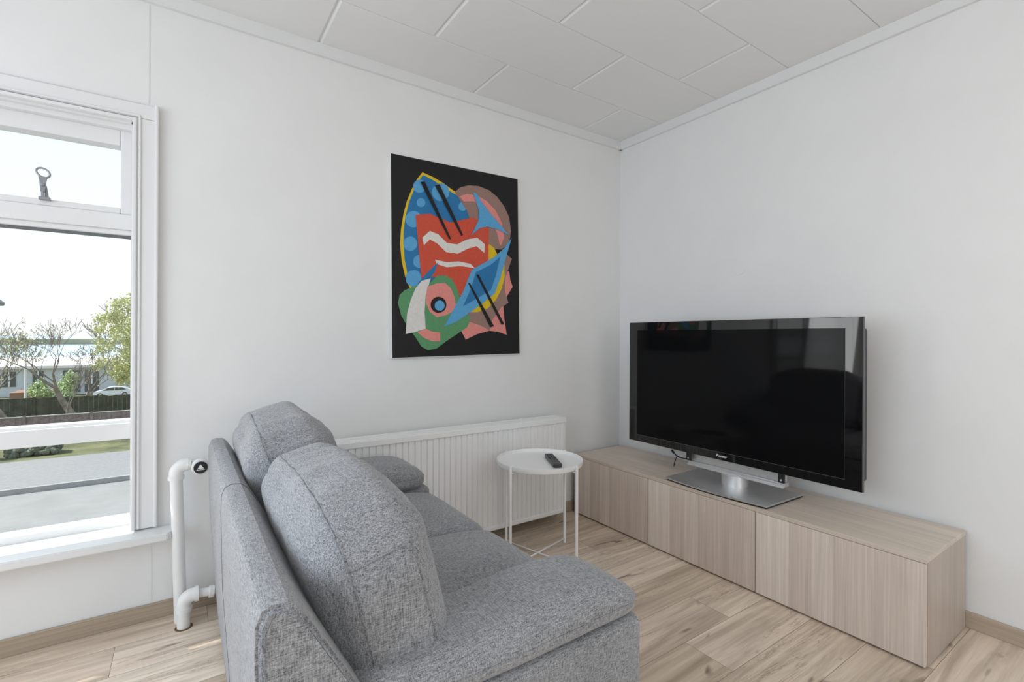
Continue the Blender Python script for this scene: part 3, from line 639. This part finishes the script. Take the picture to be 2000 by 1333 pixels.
# seat cushions
for a, b, sd_ in ((Y0+.237,YM-.001,1),(YM+.001,Y1-.237,5)):
    cy = (a+b)/2
    def droop(q, p):
        # front edge rolls over
        t = max(0,(q.x-.12)/.2); return Vector((q.x, q.y, q.z-.028*t*t*(1 if q.z > 0 else .2)))
    o, s = soft('seat_cushion', sofa, (-1.945,cy,.376), (.315,(b-a)/2,.088), .05, puff=(.012,.0,.022), wr=.0015, seed=sd_, fn=droop)
    seam(o, s, [(-.6,-1,.62),(1,-1,.62),(1,1,.62),(-.6,1,.62)])
# arm pillows
for a, b, sd_, lab in ((Y0-.002,Y0+.228,2,None),(Y1-.262,Y1+.002,8,None)):
    cy = (a+b)/2
    def hump(q, p):
        t = (q.x+.05)/.36                     # 0 at the back, 1 at the front
        return Vector((q.x, q.y, q.z+(.016*math.sin(math.pi*min(1,max(0,t)))-.012*max(0,t-.85)/.15)*min(1,max(0,q.z/.03))))
    o, s = soft('arm_pillow', sofa, (-1.985 if sd_ == 2 else -2.014,cy,.5045 if sd_ == 2 else .512), (.338,(b-a)/2,.0435 if sd_ == 2 else .052), .040, puff=(.012,.008,.008), wr=.0012, seed=sd_, fn=hump)
    seam(o, s, [(-1,-1,.05),(1,-1,.05),(1,1,.05),(-1,1,.05)], .0014, closed=True, lift=.0002)
# back cushions
def backcush(a, b, zc, hz, seed, lab, hx=.112, outer=-1, xc=-2.252):
    cy = (a+b)/2; hy = (b-a)/2
    def sag(q, p):
        e = max(0,outer*q.y/hy); e2 = max(0,-outer*q.y/hy); up = max(0,q.z)/hz
        return Vector((q.x*(1-.06*e**4)-(.010*e2*up), q.y*(1-.04*up*up), q.z-.052*up*e**2.5-.006*up*e2**2+.009*up*noise.noise(Vector((q.x*7, q.y*24+seed, 0)))))
    o, s = soft('back_cushion', sofa, (xc,cy,zc), (hx,hy,hz), .075, puff=(.014,.010,.026), powr=4, tilt=math.radians(14), n=30, wr=.0035, seed=seed, fn=sag, label=lab)
    for yy in (-1,1):
        seam(o, s, [(-.55,yy,-.95),(-.55,yy,.74),(.60,yy,.74),(.60,yy,-.95)], .0017, lift=.0006)
    seam(o, s, [(-.55,-1,.74),(-.55,-.88,1),(-.50,.88,1),(-.55,1,.74)], .0017, lift=.0006)
    return o
backcush(-1.560,-.905,.642,.182,3,None)
backcush(-.895,-.225,.665,.200,11,None, .122, 1, -2.262)
for x in (-2.36,-1.70):
    for y in (Y0+.06,Y1-.06):
        bm = BM(); box(bm, (x-.025,y-.025,0), (x+.025,y+.025,.05), .003); obj('leg', bm, M_BLACK, sofa)

# ------------------------------------------------------------------ outside
G = -3.1
def simple(name, c, rough=.8, var=.12, scale=2., c2=None, **k):
    m = mat(name, c, rough, spec=.2); n = N(m); v = n.noise(n.coord(), scale, 6, .65)
    n.color(n.ramp(v, [(.3, tuple(x*(1-var) for x in c)), (.7, c2 or tuple(min(1,x*(1+var)) for x in c))])); return m
M_ASPH = simple('pale_asphalt', (.27,.268,.262), var=.10, scale=1.2)
M_PAVE = simple('pavement_slabs', (.25,.25,.252), var=.12, scale=9)
M_GRASS = simple('spring_grass', (.10,.115,.06), var=.3, scale=1.5, c2=(.20,.20,.10))
M_LAND = simple('shore_land', (.30,.29,.20), var=.3, scale=.02, c2=(.42,.40,.28))
M_SEA = mat('sea_water', (.42,.58,.72), .25)
M_SEALINE = simple('kerb_concrete', (.33,.33,.33))
ground = BM()
def strip(bm, y0, y1, z0, z1, x0=-60, x1=60):
    bm.faces.new([bm.verts.new(p) for p in ((x0,y0,z0),(x1,y0,z0),(x1,y1,z1),(x0,y1,z1))])
strip(ground, .3, 16.2, G-.12, G-.12); o = obj('road', ground, M_ASPH); tag(o, 'pale asphalt street below the window', 'road', kind='structure')
bm = BM(); box(bm, (-60,16.2,G-.3), (60,20.2,G)); o = obj('pavement', bm, M_PAVE); tag(o, 'paved walkway beyond the street', 'pavement', kind='structure')
bm = BM(); box(bm, (-60,16.08,G-.3), (60,16.2,G+.02)); o = obj('kerb', bm, M_SEALINE); tag(o, 'concrete kerb edging the walkway', 'kerb', kind='structure')
bm = BM(); strip(bm, 20.2, 32, G-.02, G-.02); strip(bm, 32, 82, G-.02, -8.0); strip(bm, 82, 125, -8.0, -8.3); o = obj('lawn', bm, M_GRASS); tag(o, 'rough grass sloping down to the shore', 'grass', kind='structure')
bm = BM(); strip(bm, 125, 9000, -9, -9, -6000, 6000); o = obj('sea', bm, M_SEA); tag(o, 'pale blue sea out to the horizon', 'sea', kind='structure')
bm = BM(); prism(bm, [(-700,640),(200,670),(200,760),(-700,720)], 2, -9.5, -3.6); prism(bm, [(-400,120),(-10,120),(-12,127),(-400,130)], 2, -9.5, -8.4)
o = obj('headland', bm, M_LAND); tag(o, 'low brown headland across the water', 'land', kind='structure')
# eave above the window (outside, over the view)
bm = BM(); box(bm, (-6.5,.18,2.72), (1.0,.995,2.80)); box(bm, (-6.5,.18,2.80), (1,.4,4.2)); o = obj('roof_eave', bm, M_TRIM); tag(o, 'roof overhang above the window outside', 'roof', kind='structure')
bm = BM(); box(bm, (-6.2,-4.4,2.62), (-4.83,.0,2.70)); box(bm, (-6.2,-4.4,-3), (-6.1,.0,.4)); o = obj('side_sun_shield', bm, M_TRIM); tag(o, 'unseen sun shield added outside the side window', 'roof', kind='structure')  # unseen slab and low wall, added to stop sun entering the side window

def fence(name, y, z0, z1, x0, x1, wb, m, mrail, label, post, skew=0):
    f = thing(name, ((x0+x1)/2,y,z0), label, 'fence')
    rnd = random.Random(int(y)); bm = BM(); x = x0
    while x < x1:
        s = skew*(x-x0)/(x1-x0); box(bm, (x,y-.01,z0), (x+wb*.965,y+.012,z1-.02+s+rnd.uniform(-.012,.012))); x += wb
    obj('boards', bm, m, f)
    bm = BM(); prism(bm, [(x0,z1-.01),(x1,z1-.01+skew),(x1,z1+.02+skew),(x0,z1+.02)], 1, y-.04, y+.03); obj('top_rail', bm, mrail, f)
    x = x0+.4
    while x < x1:
        s = skew*(x-x0)/(x1-x0); bm = BM(); box(bm, (x-.05,y-.055,z0), (x+.05,y-.012,z1+.05+s), .01); obj('post', bm, m, f); x += post
    return f
M_PICK = simple('weathered_red_boards', (.20,.155,.15), var=.25, scale=6, c2=(.34,.27,.26))
M_GRNB = simple('green_grey_boards', (.06,.07,.05), var=.35, scale=2.5, c2=(.12,.13,.10))
M_RAILW = simple('pale_rail', (.62,.58,.54))
fence('picket_fence', 24, G-.02, -2.10, -12, 1.5, .16, M_PICK, M_RAILW, 'low reddish board fence beside the walkway, seen through the window', 2.0)
fence('board_fence', 30, G-.02, -1.87, -14, 2, .19, M_GRNB, M_GRNB, 'dark green board fence behind the bare trees', 2.6, -.24)
# hedge strip and white post by the walkway
bm = BM(); rnd = random.Random(4)
M_HEDGE = simple('dark_hedge', (.10,.12,.09), var=.4, scale=7, c2=(.2,.22,.16))
for k in range(420):
    x = rnd.choice((rnd.uniform(-13,-8.25), rnd.uniform(-7.45,-6.2))); c = Vector((x, 21.3+rnd.uniform(-.35,.35), G+rnd.uniform(.03,.28))); s = rnd.uniform(.06,.14)
    r_ = bmesh.ops.create_icosphere(bm, subdivisions=1, radius=s, matrix=Matrix.Translation(c))
o = obj('hedge', bm, M_HEDGE); tag(o, 'low dark hedge at the far edge of the walkway', 'hedge')
M_WHITE = simple('white_masonry', (.78,.79,.80), var=.05)
bm = BM(); box(bm, (-7.97,20.9,G), (-7.70,21.2,G+.42), .02); box(bm, (-8.0,20.87,G+.42), (-7.67,21.23,G+.47), .01); o = obj('bollard', bm, M_WHITE); tag(o, 'white square bollard standing before the dark hedge', 'bollard')

# buildings
M_METROOF = simple('pink_white_roofing', (.80,.74,.73), var=.04)
M_DKWIN = mat('dark_window_glass', (.10,.11,.12), .15)
M_HWALL = simple('pale_blue_grey_render', (.60,.63,.68), var=.06)
h = thing('shore_house', (-16,98,-8.2), 'long low pale house with a flat whitish roof near the water', 'building')
bm = BM(); box(bm, (-26,98,-8.6), (-4,106,-3.9)); obj('wall', bm, M_HWALL, h)
bm = BM(); prism(bm, [(97.3,-4.0),(97.3,-3.6),(103,-2.6),(107,-2.6),(107,-4.0)], 0, -26.6, -3.4); obj('roof', bm, M_METROOF, h)
for xa, xb in ((-24,-22.6),(-20.8,-19.6),(-17.4,-15.4),(-14.9,-13.2)):
    bm = BM(); box(bm, (xa,97.9,-7.8 if xa > -18 else -6.6), (xb,98.0,-4.4)); wn_ = obj('window', bm, M_DKWIN, h)
    bm = BM(); box(bm, ((xa+xb)/2-.08,97.85,-6.6), ((xa+xb)/2+.08,97.9,-4.4)); obj('glazing_bar', bm, M_WHITE, wn_)
g_ = thing('gabled_house', (-17,46,-3.1), 'corner of a white house with grey eaves at the left edge of the view', 'building')
bm = BM(); box(bm, (-24,45.4,-3.6), (-15.20,55,3.4)); obj('wall', bm, M_WHITE, g_)
M_GROOF = simple('grey_roofing', (.30,.31,.33), var=.06)
bm = BM(); prism(bm, [(-14.76,3.75),(-14.86,3.50),(-15.3,3.50),(-20.0,8.0),(-19.7,8.45)], 1, 45.0, 55.4); obj('roof', bm, M_GROOF, g_)
M_RUSTW = simple('red_brown_shed', (.30,.17,.12))
bm = BM(); box(bm, (-10.9,38,-4.2), (-8.7,40,-2.35)); sh = obj('garden_shed', bm, M_RUSTW); tag(sh, 'red brown shed roof showing over the green fence', 'shed')
# thin white flag pole
bm = BM(); tube(bm, [(-8.9,31,G),(-8.9,31,.15)], [.05,.035], 10); o = obj('pole', bm, M_WHITE); tag(o, 'thin white pole standing behind the left bare tree', 'pole')

# car far behind the fence
car = thing('car', (-10.9,88,-8.0), 'white parked car seen beyond the green fence', 'car')
M_CARP = mat('white_car_paint', (.80,.81,.83), .2); M_TYRE = mat('tyre', (.03,.03,.03), .8)
side = [(-2.1,.28),(-2.12,.62),(-1.9,.86),(-1.2,.97),(-.55,1.38),(.2,1.48),(1.2,1.42),(1.85,1.05),(2.1,.98),(2.15,.5),(2.05,.28),(1.72,.26),(1.62,.5),(1.4,.62),(1.18,.5),(1.08,.26),(-1.02,.26),(-1.12,.5),(-1.35,.62),(-1.58,.5),(-1.68,.26)]
CXp, CZp = -10.6, -7.82
bm = BM(); prism(bm, [(CXp+x, CZp+z) for x, z in side], 1, 87.3, 89.0, .03); obj('body', bm, M_CARP, car)
for q in ([(-1.05,.98),(-.5,1.32),(.2,1.40),(.2,.98)],[(.28,.98),(.28,1.40),(1.1,1.34),(1.6,1.02)]):
    bm = BM(); prism(bm, [(CXp+x, CZp+z) for x, z in q], 1, 87.28, 87.31); obj('side_window', bm, M_DKWIN, car)
for x in (-1.35,1.4):
    for y in (87.28,88.85):
        bm = BM(); lathe(bm, [(0,0),(.33,.0),(.34,.03),(.34,.2),(0,.2)], (CXp+x,y,CZp+.33), 24, 'y'); wh = obj('wheel', bm, M_TYRE, car)
        if y < 88: bm = BM(); lathe(bm, [(0,-.01),(.21,-.01),(.21,.01)], (CXp+x,y,CZp+.33), 16, 'y'); obj('hub', bm, M_SILVER, wh)
bm = BM(); box(bm, (CXp-2.5,86.5,CZp-.5), (4,90,CZp)); o = obj('car_park', bm, M_ASPH); tag(o, 'pale car park under the white car', 'ground', kind='structure')

# trees
M_BARK = simple('grey_bark', (.20,.17,.145), var=.3, scale=5, c2=(.36,.32,.28))
M_LEAF = simple('young_leaf', (.50,.54,.20), var=.25, scale=3, c2=(.70,.70,.36)); M_LEAF2 = simple('pale_bud_leaf', (.50,.50,.28), scale=4, c2=(.64,.62,.40))
M_SHRUB = simple('light_green_shrub', (.38,.48,.24), scale=5, c2=(.55,.64,.38))
def tree(name, at, hgt, seed, label, leaves=0, lm=None, spread=.5, lean=(0,0), r0=.09, depth=5, ls=.07, low=.3, group=None, crown=None):
    rnd = random.Random(seed); t = thing(name, at, label, 'tree', group)
    bm = BM(); tips = []
    def grow(p, d, ln, r, k):
        path = [p.copy()]; rs = [r]; q = p.copy(); dd = d.copy()
        for i in range(3):
            dd = (dd+Vector((rnd.uniform(-.18,.18),rnd.uniform(-.18,.18),rnd.uniform(-.04,.10)))).normalized(); q = q+dd*ln/3; path.append(q.copy()); rs.append(max(.005, r*(1-.14*(i+1))))
            if k <= depth-2: tips.append(q.copy())
        tube(bm, path, rs, 5 if k > 2 else 3)
        if k == 0: tips.append(q.copy()); return
        for i in range(rnd.choice((2,3,3)) if k > 1 else 3):
            a = rnd.uniform(0,2*math.pi); sp = rnd.uniform(spread*.6, spread*1.3)
            nd = (dd+Vector((math.cos(a)*sp, math.sin(a)*sp, rnd.uniform(-.1,.35)))).normalized()
            grow(path[-1] if i else path[-2], nd, ln*rnd.uniform(.62,.84), rs[-1]*.72, k-1)
    grow(Vector(at), Vector((lean[0],lean[1],1)).normalized(), hgt*low, r0, depth)
    top = max(v.z for v in tips)-at[2]; s = hgt/top
    for v in bm.verts: v.co = Vector(at)+(v.co-Vector(at))*s
    tips = [Vector(at)+(v-Vector(at))*s for v in tips]
    obj('trunk', bm, M_BARK, t)
    if crown:
        cc, cr, nc = crown; cl = []
        while len(cl) < nc:
            v = Vector([rnd.uniform(-1,1) for _ in range(3)])
            if .35 < v.length < 1: cl.append(Vector([cc[i]+v[i]*cr[i] for i in range(3)]))
        tips = cl
    if leaves:
        bm = BM()
        for k in range(leaves):
            c = rnd.choice(tips)+Vector([rnd.gauss(0,.13) for _ in range(3)])
            u = Vector([rnd.gauss(0,1) for _ in range(3)]).normalized(); v = u.orthogonal().normalized(); v.rotate(Matrix.Rotation(rnd.uniform(0,6.28),3,u)); z = ls*rnd.uniform(.6,1.3); w_ = v.cross(u)
            bm.faces.new([bm.verts.new(c+a_) for a_ in (v*z, w_*z*.6, -v*z, -w_*z*.6)])
        o = obj('foliage', bm, lm, t); o['kind'] = 'stuff'
    return t
GT = 'trees beyond the street'
tree('bare_tree', (-8.2,25.2,G), 4.5, 7, 'leftmost budding tree with a thick leaning trunk between the fences', 900, M_LEAF2, .55, (-.10,0), .14, 6, .05, group=GT)
tree('bare_tree', (-6.65,28.6,G), 5.0, 21, 'wide bare tree with dark spreading branches in the middle of the view', 240, M_LEAF2, .62, (-.42,0), .12, 6, .04, .24, group=GT)
tree('bare_tree', (-6.6,25.6,G), 3.3, 33, 'slim bare young tree with a white trunk beside the leafy tree', 60, M_LEAF2, .42, (.0,0), .05, 5, .03, group=GT)
tree('leafy_tree', (-4.2,27.5,G), 5.7, 12, 'tall tree in fresh yellow green leaf at the right edge of the window', 15000, M_LEAF, .5, (.05,0), .12, 6, .055, .17, group=GT, crown=((-4.25,27.5,.75),(1.75,1.5,2.55),150))
tree('bare_tree', (-7.3,34,G-.5), 5.0, 41, 'distant twiggy tree behind the wide bare tree', 260, M_LEAF2, .6, (.25,0), .07, 6, .05, .2, group=GT)
tree('garden_shrub', (-8.0,32.0,G-.3), 2.35, 52, 'light green bush showing over the green fence', 3200, M_SHRUB, .8, (0,0), .05, 4, .07, .22, group=GT)
for nme in list(bpy.data.objects):
    if nme.name.startswith('garden_shrub') and nme.parent is None: nme['category'] = 'shrub'
